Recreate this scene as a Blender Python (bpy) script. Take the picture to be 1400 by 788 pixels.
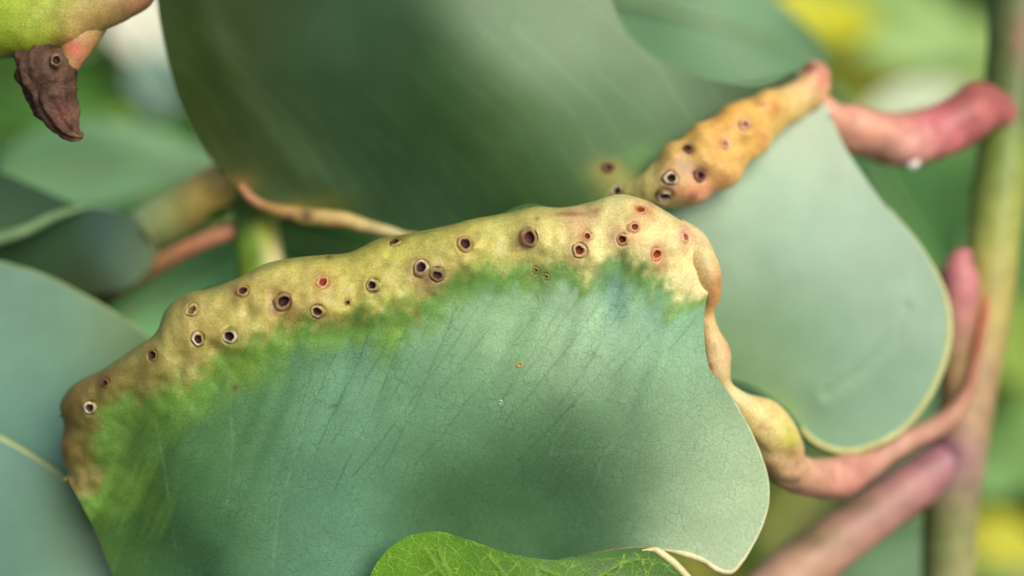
import bpy, math
import numpy as np
from mathutils import Vector, Matrix

# ------------------------------------------------------------------ camera, sky, sun, exposure
D = 0.14                     # camera to plane of focus (m)
W = 0.07                     # width of the view in the plane of focus (m)
PXM = W / 1400.0             # one reference pixel in that plane
PITCH = math.radians(28)     # the camera looks down on the shrub
LIFT = 0.9
ca, sa = math.cos(PITCH), math.sin(PITCH)
RM = np.array([[1, 0, 0], [0, ca, sa], [0, -sa, ca]])   # local (x right, y away, z up in view) -> world

def to_world(p):
    q = np.asarray(p, float) @ RM.T
    q = q + np.array([0, 0, LIFT])
    return q

def P(px, py, mm):
    """photo pixel + depth in mm behind the plane of focus -> local metres"""
    px = np.asarray(px, float); py = np.asarray(py, float); y = np.asarray(mm, float) * 1e-3
    k = (D + y) / D * PXM
    return np.stack([(px - 700) * k, y + 0 * px, (394 - py) * k], -1)

scene = bpy.context.scene
for o in list(bpy.data.objects):
    bpy.data.objects.remove(o)
col = scene.collection
cam_d = bpy.data.cameras.new('camera')
cam = bpy.data.objects.new('camera', cam_d); col.objects.link(cam)
cam_d.sensor_width = 36; cam_d.lens = 36 * D / W
cam_d.clip_start = 0.002; cam_d.clip_end = 60
cam_d.dof.use_dof = True
cam_d.dof.focus_distance = D - 0.0014
cam_d.dof.aperture_fstop = 9.5
cam.location = to_world([0, -D, 0])
cam.rotation_euler = (math.pi / 2 - PITCH, 0, 0)
scene.camera = cam

SUN_EL = math.radians(50)
SUN_AZ = math.radians(140)            # compass angle, behind the camera and to the right
world = bpy.data.worlds.new('World'); scene.world = world; world.use_nodes = True
wn = world.node_tree.nodes; wl = world.node_tree.links
wn.clear()
sky = wn.new('ShaderNodeTexSky'); sky.sky_type = 'NISHITA'; sky.sun_disc = False
sky.sun_elevation = SUN_EL; sky.sun_rotation = SUN_AZ
sky.air_density = 1.0; sky.dust_density = 4.0; sky.ozone_density = 0.6
bgn = wn.new('ShaderNodeBackground'); bgn.inputs[1].default_value = 0.07
wo = wn.new('ShaderNodeOutputWorld')
wl.new(sky.outputs[0], bgn.inputs[0]); wl.new(bgn.outputs[0], wo.inputs[0])
sun_d = bpy.data.lights.new('sun', 'SUN'); sun_d.energy = 2.0; sun_d.angle = math.radians(45)
sun_d.color = (1.0, 0.93, 0.80)
sun = bpy.data.objects.new('sun', sun_d); col.objects.link(sun)
sd = Vector((math.sin(SUN_AZ) * math.cos(SUN_EL), math.cos(SUN_AZ) * math.cos(SUN_EL), math.sin(SUN_EL)))
sun.rotation_euler = sd.to_track_quat('Z', 'Y').to_euler()
sun.location = (0.3, -0.5, 2.0)
vs = scene.view_settings
vs.view_transform = 'Standard'; vs.look = 'None'; vs.gamma = 1; vs.exposure = 0.42
vs.use_curve_mapping = False
scene.render.resolution_x = 1024; scene.render.resolution_y = 576
scene.render.engine = 'CYCLES'

# ------------------------------------------------------------------ small maths
def lin(c):
    c = np.asarray(c, float) / 255.0
    return np.where(c <= 0.04045, c / 12.92, ((c + 0.055) / 1.055) ** 2.4)

def hash3(ix, iy, iz, seed):
    h = (ix * 374761393 + iy * 668265263 + iz * 2147483647 + seed * 1274126177) & 0xffffffff
    h = ((h ^ (h >> 13)) * 1274126177) & 0xffffffff
    h = (h ^ (h >> 16)) & 0xffff
    return h / 65535.0

def vnoise(p, seed=0):
    """smooth value noise in [-1, 1]; p (..., 2 or 3)"""
    p = np.asarray(p, float)
    if p.shape[-1] == 2:
        p = np.concatenate([p, np.zeros(p.shape[:-1] + (1,))], -1)
    i = np.floor(p).astype(np.int64); f = p - i
    f = f * f * (3 - 2 * f)
    r = 0
    for a in (0, 1):
        for b in (0, 1):
            for c in (0, 1):
                w = (f[..., 0] if a else 1 - f[..., 0]) * (f[..., 1] if b else 1 - f[..., 1]) * (f[..., 2] if c else 1 - f[..., 2])
                r = r + w * hash3(i[..., 0] + a, i[..., 1] + b, i[..., 2] + c, seed)
    return r * 2 - 1

def fbm(p, seed=0, oct=3):
    p = np.asarray(p, float); r = 0; a = 1.0; t = 0
    for k in range(oct):
        r = r + a * vnoise(p * 2 ** k + 17.3 * k, seed + k); t += a; a *= 0.5
    return r / t

def sstep(a, b, x):
    t = np.clip((np.asarray(x, float) - a) / (b - a), 0, 1)
    return t * t * (3 - 2 * t)

def curve(pts, n, keys=None):
    """smooth curve through pts (k, d), n samples; keys = parameter per point"""
    pts = np.asarray(pts, float)
    if keys is None:
        dd = np.linalg.norm(np.diff(pts[:, :2], axis=0), axis=1)
        keys = np.concatenate([[0], np.cumsum(dd)]); keys = keys / keys[-1]
    keys = np.asarray(keys, float)
    m = np.zeros_like(pts)
    h = np.diff(keys)[:, None]
    dl = np.diff(pts, axis=0) / h
    m[1:-1] = (dl[:-1] * h[1:] + dl[1:] * h[:-1]) / (h[1:] + h[:-1])
    m[0] = dl[0]; m[-1] = dl[-1]
    t = np.linspace(0, 1, n) if np.isscalar(n) else np.asarray(n)
    t = t * (keys[-1] - keys[0]) + keys[0]
    k = np.clip(np.searchsorted(keys, t, side='right') - 1, 0, len(keys) - 2)
    hh = (keys[k + 1] - keys[k])[:, None]; s = ((t - keys[k])[:, None]) / hh
    return ((2 * s**3 - 3 * s**2 + 1) * pts[k] + (s**3 - 2 * s**2 + s) * hh * m[k]
            + (-2 * s**3 + 3 * s**2) * pts[k + 1] + (s**3 - s**2) * hh * m[k + 1])

def seg_dist(pix, poly):
    """distance in px of points pix (n, 2) from a polyline"""
    pix = np.asarray(pix, float); poly = np.asarray(poly, float)
    out = np.full(len(pix), 1e9)
    for a, b in zip(poly[:-1], poly[1:]):
        ab = b - a; L = max((ab @ ab), 1e-9)
        t = np.clip(((pix - a) @ ab) / L, 0, 1)
        d = np.hypot(*(pix - a - t[:, None] * ab).T)
        out = np.minimum(out, d)
    return out

def kreg(pix, ctrl, sig):
    """soft interpolation of control values (x, y, v...) at pix"""
    ctrl = np.asarray(ctrl, float)
    num = 0; den = 0
    for c in ctrl:
        w = np.exp(-((pix[:, 0] - c[0])**2 + (pix[:, 1] - c[1])**2) / (2 * sig * sig)) + 1e-7
        num = num + w[:, None] * c[2:]; den = den + w
    return num / den[:, None]

def spots(cols, pix, lst):
    """pigment spots (x, y, rx, ry, (r, g, b) sRGB, strength)"""
    for (x, y, rx, ry, c, s) in lst:
        d = ((pix[:, 0] - x) / rx)**2 + ((pix[:, 1] - y) / ry)**2
        wob = 1 + 0.35 * fbm(pix / max(rx, ry) * 0.9 + x, 5, 2)
        w = (s * np.exp(-d * wob * 1.2))[:, None]
        cols[:] = cols * (1 - w) + lin(c) * w
    return cols

def to_pix(local):
    k = D / (D + local[:, 1]) / PXM
    return np.stack([700 + local[:, 0] * k, 394 - local[:, 2] * k], -1)

# ------------------------------------------------------------------ materials
def new_mat(name, rough=0.5, spec=0.3, speckle=0.12, speckle_mm=0.16, blotch=0.12, blotch_mm=2.5, net=0.0,
            net_mm=0.7, net_col=None, net_w=0.06, bump=0.02, sss=0.0, sss_mm=0.8, transl=0.0, grain_stretch=None):
    m = bpy.data.materials.new(name); m.use_nodes = True
    nt = m.node_tree; N = nt.nodes; L = nt.links; N.clear()
    out = N.new('ShaderNodeOutputMaterial')
    bs = N.new('ShaderNodeBsdfPrincipled')
    at = N.new('ShaderNodeAttribute'); at.attribute_name = 'pigment'
    tc = N.new('ShaderNodeTexCoord')
    mp = N.new('ShaderNodeMapping'); mp.inputs['Scale'].default_value = (1000, 1000, 1000)
    if grain_stretch: mp.inputs['Scale'].default_value = tuple(1000 * g for g in grain_stretch)
    L.new(tc.outputs['Object'], mp.inputs[0])
    n1 = N.new('ShaderNodeTexNoise'); n1.inputs['Scale'].default_value = 1 / speckle_mm; n1.inputs['Detail'].default_value = 3
    n2 = N.new('ShaderNodeTexNoise'); n2.inputs['Scale'].default_value = 1 / blotch_mm; n2.inputs['Detail'].default_value = 4
    L.new(mp.outputs[0], n1.inputs['Vector']); L.new(mp.outputs[0], n2.inputs['Vector'])
    def rng(sock, lo, hi, a=0.25, b=0.75):
        r = N.new('ShaderNodeMapRange'); r.inputs[1].default_value = a; r.inputs[2].default_value = b
        r.inputs[3].default_value = lo; r.inputs[4].default_value = hi
        L.new(sock, r.inputs[0]); return r.outputs[0]
    def math_(op, a, b):
        x = N.new('ShaderNodeMath'); x.operation = op
        for i, v in enumerate((a, b)):
            if isinstance(v, (int, float)): x.inputs[i].default_value = v
            else: L.new(v, x.inputs[i])
        return x.outputs[0]
    f = math_('MULTIPLY', rng(n1.outputs[0], 1 - speckle, 1 + speckle), rng(n2.outputs[0], 1 - blotch, 1 + blotch))
    vm = N.new('ShaderNodeVectorMath'); vm.operation = 'SCALE'
    L.new(at.outputs['Color'], vm.inputs[0]); L.new(f, vm.inputs['Scale'])
    colr = vm.outputs[0]
    height = math_('MULTIPLY', n1.outputs[0], 0.6)
    if net > 0:
        wn_ = N.new('ShaderNodeTexNoise'); wn_.inputs['Scale'].default_value = 1.3 / net_mm; wn_.inputs['Detail'].default_value = 2
        L.new(mp.outputs[0], wn_.inputs['Vector'])
        add = N.new('ShaderNodeVectorMath'); add.operation = 'SCALE'; add.inputs['Scale'].default_value = 0.55 * net_mm
        L.new(wn_.outputs['Color'], add.inputs[0])
        ad2 = N.new('ShaderNodeVectorMath'); L.new(mp.outputs[0], ad2.inputs[0]); L.new(add.outputs[0], ad2.inputs[1])
        lines = None
        for sc, wd in ((net_mm, net_w), (net_mm * 0.42, net_w * 1.3)):
            vo = N.new('ShaderNodeTexVoronoi'); vo.feature = 'DISTANCE_TO_EDGE'; vo.inputs['Scale'].default_value = 1 / sc
            L.new(ad2.outputs[0], vo.inputs['Vector'])
            g = rng(vo.outputs['Distance'], 1, 0, 0.0, wd)
            lines = g if lines is None else math_('ADD', lines, math_('MULTIPLY', g, 0.45))
        gate = rng(n2.outputs[0], 0.15, 1, 0.35, 0.65)
        lf = math_('MULTIPLY', math_('MULTIPLY', lines, gate), net)
        mx = N.new('ShaderNodeMix'); mx.data_type = 'RGBA'
        L.new(lf, mx.inputs[0]); L.new(colr, mx.inputs[6])
        if net_col is not None:
            mx.inputs[7].default_value = (*lin(net_col), 1)
        else:
            dk = N.new('ShaderNodeVectorMath'); dk.operation = 'MULTIPLY'; dk.inputs[1].default_value = (0.42, 0.5, 0.48)
            L.new(colr, dk.inputs[0]); L.new(dk.outputs[0], mx.inputs[7])
        colr = mx.outputs[2]
        height = math_('SUBTRACT', height, math_('MULTIPLY', lf, 0.7))
    L.new(colr, bs.inputs['Base Color'])
    bs.inputs['Roughness'].default_value = rough
    L.new(rng(n2.outputs[0], rough - 0.08, rough + 0.1), bs.inputs['Roughness'])
    bs.inputs['Specular IOR Level'].default_value = spec
    if bump > 0:
        b = N.new('ShaderNodeBump'); b.inputs['Strength'].default_value = 1.0; b.inputs['Distance'].default_value = bump * 1e-3
        L.new(height, b.inputs['Height']); L.new(b.outputs[0], bs.inputs['Normal'])
    if sss > 0:
        bs.inputs['Subsurface Weight'].default_value = sss
        bs.inputs['Subsurface Scale'].default_value = sss_mm * 1e-3
        bs.inputs['Subsurface Radius'].default_value = (0.9, 0.8, 0.35)
    sh = bs.outputs[0]
    if transl > 0:
        tr = N.new('ShaderNodeBsdfTranslucent'); L.new(colr, tr.inputs[0])
        ms = N.new('ShaderNodeMixShader'); ms.inputs[0].default_value = transl
        L.new(sh, ms.inputs[1]); L.new(tr.outputs[0], ms.inputs[2]); sh = ms.outputs[0]
    L.new(sh, out.inputs[0])
    return m

M_LEAF = new_mat('glaucous_leaf', rough=0.5, spec=0.3, speckle=0.17, speckle_mm=0.13, blotch=0.10, blotch_mm=1.6, net=0.5, net_mm=0.6,
                 net_w=0.06, bump=0.03)
M_GALL = new_mat('gall_skin', rough=0.4, spec=0.4, speckle=0.2, speckle_mm=0.16, blotch=0.2, blotch_mm=0.9, net=0.10, net_mm=0.5, net_w=0.08, bump=0.05, sss=0.2, sss_mm=0.7)
M_LEAFB = new_mat('glaucous_leaf_smooth', rough=0.55, spec=0.2, speckle=0.07, speckle_mm=0.16, blotch=0.08, blotch_mm=3, net=0.10, net_mm=1.1, bump=0.008)
M_HOLE = new_mat('corky_rim', rough=0.6, spec=0.25, speckle=0.22, speckle_mm=0.12, blotch=0.15, blotch_mm=0.5, bump=0.03)
M_DRY = new_mat('dry_bark', rough=0.7, spec=0.25, speckle=0.35, speckle_mm=0.2, blotch=0.3, blotch_mm=0.9, bump=0.12)
M_STEM = new_mat('stem_skin', rough=0.42, spec=0.4, speckle=0.12, speckle_mm=0.3, blotch=0.22, blotch_mm=1.6, bump=0.04, sss=0.1)
M_FRESH = new_mat('fresh_leaf', rough=0.42, spec=0.35, speckle=0.22, speckle_mm=0.16, blotch=0.12, blotch_mm=1.5, net=0.9, net_mm=0.95,
                  net_col=(150, 186, 66), net_w=0.055, bump=0.05, transl=0.1)
M_BACK = new_mat('shrub_leaf', rough=0.45, spec=0.35, speckle=0.06, speckle_mm=0.5, blotch=0.15, blotch_mm=6, bump=0.0, transl=0.32)

# ------------------------------------------------------------------ building helpers
def tag(o, label, cat, group=None, kind=None):
    if label: o['label'] = label
    if cat: o['category'] = cat
    if group: o['group'] = group
    if kind: o['kind'] = kind
    return o

def root(name, loc_local, label, cat, group=None):
    o = bpy.data.objects.new(name, None); col.objects.link(o)
    o.empty_display_size = 0.004
    o.location = to_world(loc_local)
    return tag(o, label, cat, group)

def link(name, V, F, cols, mat, parent=None, normals=None, smooth=True, label=None):
    """V in local metres -> mesh object under parent"""
    Wv = to_world(V)
    base = np.array(parent_loc(parent)) if parent is not None else Wv.mean(0)
    me = bpy.data.meshes.new(name)
    me.from_pydata((Wv - base).tolist(), [], F if isinstance(F, list) else F.tolist())
    a = me.attributes.new('pigment', 'FLOAT_COLOR', 'POINT')
    c4 = np.ones((len(V), 4), np.float32); c4[:, :3] = np.clip(cols, 0.001, 1)
    a.data.foreach_set('color', c4.ravel())
    me.polygons.foreach_set('use_smooth', [smooth] * len(me.polygons))
    me.materials.append(mat)
    me.update()
    if normals is not None:
        me.normals_split_custom_set_from_vertices((normals @ RM.T).tolist())
    o = bpy.data.objects.new(name, me); col.objects.link(o)
    if parent is not None:
        o.parent = parent
        if parent.type != 'EMPTY': pass
    else:
        o.location = base
    if label: o['label'] = label
    return o

def parent_loc(p):
    l = Vector(p.location)
    while p.parent is not None:
        p = p.parent; l = l + Vector(p.location)
    return l

def grid_faces(nu, nv):
    i = np.arange(nu - 1)[:, None] * nv + np.arange(nv - 1)[None, :]
    i = i.ravel()
    return np.stack([i, i + nv, i + nv + 1, i + 1], -1)

def vnormals(V, F):
    n = np.zeros_like(V)
    fn = np.cross(V[F[:, 2]] - V[F[:, 0]], V[F[:, 3]] - V[F[:, 1]])
    for k in range(4):
        np.add.at(n, F[:, k], fn)
    return n / np.maximum(np.linalg.norm(n, axis=1), 1e-20)[:, None]

def shell(name, V, F, N, cols, mat, parent, thick_mm, label=None):
    """closed sheet of real thickness from faces F of a grid; N points to the viewer's side"""
    used = np.unique(F); remap = -np.ones(len(V), int); remap[used] = np.arange(len(used))
    f = remap[F]; v = V[used]; n = N[used]; c = cols[used]; k = len(used)
    e = np.concatenate([f[:, [0, 1]], f[:, [1, 2]], f[:, [2, 3]], f[:, [3, 0]]])
    key = np.sort(e, 1); key = key[:, 0] * k + key[:, 1]
    _, inv, cnt = np.unique(key, return_inverse=True, return_counts=True)
    be = e[cnt[inv] == 1]
    back = v - n * thick_mm * 1e-3
    m = len(be); ra, rb = be[:, 1], be[:, 0]
    rv_ = np.stack([v[ra], v[rb], back[rb], back[ra]], 1)
    rn = np.cross(rv_[:, 2] - rv_[:, 0], rv_[:, 3] - rv_[:, 1]); rn /= np.maximum(np.linalg.norm(rn, axis=1), 1e-20)[:, None]
    rim = 2 * k + np.arange(4 * m).reshape(m, 4)
    VV = np.concatenate([v, back, rv_.reshape(-1, 3)])
    FF = np.concatenate([f, f[:, ::-1] + k, rim])
    NN = np.concatenate([n, -n, np.repeat(rn, 4, 0)])
    cr_ = np.stack([c[ra], c[rb], c[rb], c[ra]], 1).reshape(-1, 3)
    return link(name, VV, FF, np.concatenate([c, c, cr_]), mat, parent, NN, label=label)

def tube_geo(pts, nl, na, bumps=(), lump=0.0, lump_px=40, seed=1, flat=1.0, wrinkle=0.0):
    """pts (px, py, mm, r_px); returns V, F, pix, u. flat squashes towards the view axis"""
    c = curve(pts, nl)
    ctr = P(c[:, 0], c[:, 1], c[:, 2])
    rad = np.maximum(c[:, 3], 0.3) * PXM * (D + c[:, 2] * 1e-3) / D
    tg = np.gradient(ctr, axis=0); tg /= np.linalg.norm(tg, axis=1)[:, None]
    yv = np.array([0, -1.0, 0])
    s = np.cross(tg, yv); s /= np.maximum(np.linalg.norm(s, axis=1), 1e-9)[:, None]
    f = np.cross(s, tg)
    a = np.linspace(0, 2 * np.pi, na, endpoint=False)
    dirs = np.cos(a)[None, :, None] * s[:, None] + flat * np.sin(a)[None, :, None] * f[:, None]
    V = ctr[:, None] + dirs * rad[:, None, None]
    Vf = V.reshape(-1, 3)
    if lump > 0:
        nn = fbm(Vf / (lump_px * PXM), seed, 3).reshape(nl, na)
        V = ctr[:, None] + dirs * (rad[:, None] * (1 + lump * nn))[..., None]
    if wrinkle > 0:
        wv = vnoise(np.stack([np.repeat(np.linspace(0, 3, nl)[:, None], na, 1), np.cos(a)[None] * 3 + 0 * c[:, :1], np.sin(a)[None] * 3 + 0 * c[:, :1]], -1).reshape(-1, 3), seed + 9).reshape(nl, na)
        V = V + dirs * (rad[:, None] * wrinkle * wv)[..., None]
    for (bx, by, br, bh) in bumps:          # swellings towards the viewer, px
        pix = to_pix(V.reshape(-1, 3)); d2 = ((pix[:, 0] - bx)**2 + (pix[:, 1] - by)**2) / (br * br)
        front = (V.reshape(-1, 3)[:, 1] <= np.repeat(ctr[:, 1], na) + 1e-4)
        w = (np.exp(-d2) * front * bh * PXM).reshape(nl, na)
        V = V + dirs * w[..., None]
    V = V.reshape(-1, 3)
    i = np.arange(nl - 1)[:, None] * na; j = np.arange(na)[None]; j2 = (j + 1) % na
    F = np.stack([(i + j).ravel(), (i + j2).ravel(), (i + na + j2).ravel(), (i + na + j).ravel()], -1)
    u = np.repeat(np.linspace(0, 1, nl), na)
    return V, F, u, c

def close_tube(V, F, cols, na):
    n = len(V); Fl = F.tolist()
    Fl.append(list(range(na))[::-1]); Fl.append(list(range(n - na, n)))
    return Fl

def tube(name, pts, colfun, mat, parent, nl=40, na=16, label=None, **kw):
    V, F, u, c = tube_geo(pts, nl, na, **kw)
    pix = to_pix(V)
    cols = colfun(pix, u, V) if callable(colfun) else np.tile(lin(colfun), (len(V), 1))
    o = link(name, V, close_tube(V, F, cols, na), cols, mat, parent, label=label)
    # outward check
    return o

def ramp(keys, u):
    ks = np.array([k for k, _ in keys]); cs = np.array([lin(c) for _, c in keys])
    return np.stack([np.interp(u, ks, cs[:, i]) for i in range(3)], -1)

PROF = [(1.12, -0.30), (1.0, -0.05), (0.90, 0.07), (0.78, 0.15), (0.66, 0.14), (0.56, 0.02), (0.49, -0.20), (0.36, -0.40), (0.16, -0.48)]
def exit_hole(name, pos, nrm, r_px, halo, rim, inner, parent, seed, skin=None, ell=1.0, ang=0.0, lift=0.0, rimh=1.0, deep=1.0, label=None):
    """round wasp exit hole: corky collar, pale lip, dark pit"""
    na = 26
    rh = np.random.RandomState(seed)
    n = nrm / np.linalg.norm(nrm) + rh.uniform(-0.22, 0.22, 3); n /= np.linalg.norm(n)
    ph0 = rh.uniform(0, 6.28, 3); pit_off = rh.uniform(-0.12, 0.12, 2); pit_tone = rh.uniform(0.8, 1.7)
    ax = np.cross(n, [0, 0, 1.0]); ax /= np.linalg.norm(ax); ay = np.cross(n, ax)
    th = np.linspace(0, 2 * np.pi, na, endpoint=False)
    k = (D + pos[1]) / D * PXM * r_px
    V = []; C = []
    ha, ri, inn = lin(halo), lin(rim), lin(inner) * pit_tone
    if skin is not None: ha = 0.55 * ha + 0.45 * skin; 
    ring_c = [(skin if skin is not None else ha), ha, 0.45 * ha + 0.55 * ri, ri, ri * 0.95, 0.6 * inn + 0.4 * ri * .6, inn, inn * 0.75, inn * 0.6]
    for q, (rr, zz) in enumerate(PROF):
        wob = 1 + (0.16 if q < 4 else 0.12) * (0.55 * np.sin(2 * th + ph0[0]) + 0.35 * np.sin(3 * th + ph0[1] + 0.2 * q) + 0.25 * np.sin(5 * th + ph0[2]) + 0.2 * np.sin(8 * th + q))
        rx = rr * wob
        e = np.cos(th - ang)
        rx = rx * (1 + (ell - 1) * e * e)
        z = zz * (rimh if zz > 0 else deep if q > 1 else 1) + 0.05 * vnoise(np.stack([np.cos(th) * 2.5, np.sin(th) * 2.5, 0 * th + q], -1), seed + 3) + lift
        V.append(pos + k * (rx[:, None] * (np.cos(th)[:, None] * ax + np.sin(th)[:, None] * ay) + z[:, None] * n + (pit_off[0] * ax + pit_off[1] * ay)[None] * min(q / 5.0, 1)))
        jit = 1 + 0.25 * vnoise(np.stack([np.cos(th) * 2, np.sin(th) * 2, 0 * th + q], -1), seed + 5)
        cc = ring_c[q][None] * jit[:, None]
        if 2 <= q <= 4:                       # the lip is worn away in places
            wear = np.clip(0.35 + 0.9 * vnoise(np.stack([np.cos(th) * 1.3, np.sin(th) * 1.3, 0 * th + 7.7], -1), seed + 8), 0, 0.9)[:, None]
            cc = cc * (1 - wear) + ha[None] * 0.85 * wear
        C.append(cc)
    V = np.concatenate(V); C = np.concatenate(C); nl = len(PROF)
    i = np.arange(nl - 1)[:, None] * na; j = np.arange(na)[None]; j2 = (j + 1) % na
    F = np.stack([(i + j).ravel(), (i + j2).ravel(), (i + na + j2).ravel(), (i + na + j).ravel()], -1).tolist()
    F.append(list(range((nl - 1) * na, nl * na)))
    return link(name, V, F, C, M_HOLE, parent, label=label)

# kinds of exit hole: halo, lip, pit
K_WHITE = ((126, 100, 56), (226, 208, 182), (58, 34, 22))
K_BROWN = ((138, 92, 62), (176, 128, 96), (62, 34, 24))
K_RED = ((190, 120, 80), (214, 160, 120), (120, 52, 30))
K_PURP = ((120, 84, 70), (150, 108, 92), (72, 42, 36))
K_DARK = ((110, 74, 44), (92, 54, 36), (56, 28, 20))

# ------------------------------------------------------------------ a sheet between two outlines
def sheet(T, E, nu, nv, tkeys=None, ekeys=None, near_px=0, near_rows=0, bow=None):
    """grid of photo positions from outline T to outline E; the first near_px are meshed finely"""
    t = curve(T, nu, tkeys)[:, :2]; e = curve(E, nu, ekeys)[:, :2]
    Ld = np.linalg.norm(e - t, axis=1)
    q = np.linspace(0, 1, nv)
    if near_rows:
        fr = np.clip(near_px / np.maximum(Ld, 1), 0.0, 1.0)[:, None]
        a = near_rows / (nv - 1)
        fr = np.where(fr > a, np.minimum(fr, 0.8), a)
        f = np.where(q[None] < a, q[None] / a * fr, fr + (q[None] - a) / (1 - a) * (1 - fr))
    else:
        f = np.repeat(q[None], nu, 0)
    pix = t[:, None] + (e - t)[:, None] * f[..., None]
    if bow is not None: pix = pix + (4 * f * (1 - f))[..., None] * bow(np.linspace(0, 1, nu))[:, None]
    return pix.reshape(-1, 2), t, e

def oriented(V, F):
    N = vnormals(V, F)
    if N[:, 1].mean() > 0:
        F = F[:, ::-1]; N = -N
    return F, N

def simple_leaf_part(name, T, E, nu, nv, depth, colfun, mat, parent, thick=0.3, tkeys=None, ekeys=None, sig=120, label=None, wav=0.0, fn=None):
    pix, t, e = sheet(T, E, nu, nv, tkeys, ekeys)
    y = kreg(pix, depth, sig)[:, 0]
    if wav: y = y + wav * fbm(pix / 160.0, 31, 2)
    if fn is not None: y = y + fn(pix)
    V = P(pix[:, 0], pix[:, 1], y)
    F, N = oriented(V, grid_faces(nu, nv))
    cols = colfun(pix, V) if callable(colfun) else np.tile(lin(colfun), (len(V), 1))
    o = shell(name, V, F, N, cols, mat, parent, thick, label)
    return o, pix, V, N, t, e

# ================================================================== galled leaf in front
leafA = root('galled_leaf', P(1300, 560, 15), 'blue green leaf folded along a thick yellow midrib swelling pitted with brown holes', 'leaf')
TA = [(92, 650), (83, 612), (87, 582), (82, 553), (95, 531), (140, 505), (180, 478), (213, 455), (226, 425), (248, 404), (290, 394), (330, 378),
      (365, 360), (400, 353), (440, 349), (475, 346), (520, 326), (560, 319), (610, 309), (650, 299), (690, 292), (730, 283), (770, 284),
      (810, 276), (845, 266), (880, 273), (915, 292), (945, 313), (968, 342), (979, 370)]
_ta = np.asarray(TA, float); _tl = np.concatenate([[0], np.cumsum(np.linalg.norm(np.diff(_ta, axis=0), axis=1))]); _tl /= _tl[-1]
def uT(px):                                   # parameter along the ridge above a given x
    return float(np.interp(px, _ta[5:, 0], _tl[5:]))
EA = [(0.0, 96, 662), (0.06, 128, 722), (0.12, 162, 800), (0.2, 230, 850), (0.31, 360, 860), (uT(470), 540, 830), (uT(570), 690, 785), (uT(650), 800, 758),
      (uT(715), 885, 748), (uT(765), 955, 763), (uT(796), 1000, 781), (uT(812), 1020, 757), (uT(832), 1044, 710), (uT(850), 1050, 665), (uT(872), 1030, 600), (uT(889), 1000, 545),
      (uT(928), 971, 505), (uT(956), 963, 460), (uT(970), 964, 420), (1.0, 974, 380)]
NU, NV = 560, 176
BOW = (30, 0.88, 0.07, 30)
pix, tA, eA = sheet(TA, [(a[1], a[2]) for a in EA], NU, NV, None, [a[0] for a in EA], near_px=150, near_rows=62,
                    bow=lambda u: np.stack([-BOW[0] * np.exp(-((u - BOW[1]) / BOW[2])**2), BOW[3] * np.exp(-((u - BOW[1]) / BOW[2])**2)], -1))
dT = seg_dist(pix, tA[::3])
x, yy = pix[:, 0], pix[:, 1]
def soft(xs, xp, fp, s=22.0):                 # interpolation without kinks
    tx = np.arange(0, 1200.0, 2); ty = np.interp(tx, xp, fp); k = np.exp(-(np.arange(-60, 61) * 2 / s)**2 / 2); k /= k.sum()
    return np.interp(xs, tx, np.convolve(np.pad(ty, 60, mode='edge'), k, mode='valid'))
wid = soft(x, [80, 150, 215, 260, 400, 470, 570, 640, 720, 800, 900, 950, 985], [42, 56, 84, 92, 98, 92, 112, 74, 88, 98, 88, 56, 30])
strk = vnoise(np.stack([(x * 0.92 + yy * 0.38) / 15.0, yy / 90.0], -1), 51) + 0.6 * vnoise(np.stack([(x * 0.92 + yy * 0.38) / 6.0, yy / 40.0], -1), 52)
wn_ = wid * (1 + 0.16 * fbm(pix / 55.0, 3, 3) + 0.13 * strk)
depthA = [(90, 560, 3.2), (100, 640, 3.6), (150, 760, 3.6), (200, 560, 1.0), (300, 650, 0.4), (300, 450, 0.4), (420, 560, 0.0), (450, 740, 1.2),
          (560, 480, 0.2), (600, 620, 1.2), (620, 740, 4.6), (700, 400, 1.5), (740, 480, -0.6), (720, 600, 1.2), (760, 730, 5.0), (800, 400, 1.5), (830, 480, -1.1), (820, 600, 0.6), (930, 390, 1.8),
          (910, 480, -0.9), (940, 620, -0.6), (1000, 600, 0.4), (1050, 670, 2.2), (860, 690, 2.6), (960, 730, 0.4), (1000, 780, 0.9), (880, 745, 2.8), (960, 340, 1.6),
          (850, 280, 0.6), (600, 320, 0.5), (400, 370, 0.5), (230, 430, 1.2)]
yA = kreg(pix, depthA, 64)[:, 0]
R = wid * 0.56
prof = np.where(dT < R, np.sqrt(np.clip(1 - ((R - dT) / R)**2, 0, 1)), 0.55 + 0.45 * (1 - sstep(0, 2.0, (dT - R) / R)))
H = soft(x, [80, 140, 230, 500, 900, 960, 985], [26, 34, 50, 54, 52, 30, 18]) * PXM * 1e3
yA = yA - H * prof
# swellings: each larva chamber lifts the skin
lumpA = fbm(pix / 46.0, 8, 3)
ridge = 1 - sstep(0.55, 1.7, dT / wid)
yA = yA - 0.7 * lumpA * ridge
# pleats running down from the ridge into the blade
ang_s = x * 0.92 + yy * 0.38
pl = vnoise(np.stack([ang_s / 34.0, yy / 260.0], -1), 4) + 0.5 * vnoise(np.stack([ang_s / 17.0, yy / 200.0], -1), 6)
zone = sstep(0.75, 1.15, dT / wid) * (1 - sstep(60, 210, dT - wid))
yA = yA + 0.26 * pl * zone
yA = yA + 0.10 * fbm(pix / 70.0, 14, 2) * sstep(60, 130, dT)
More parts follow.
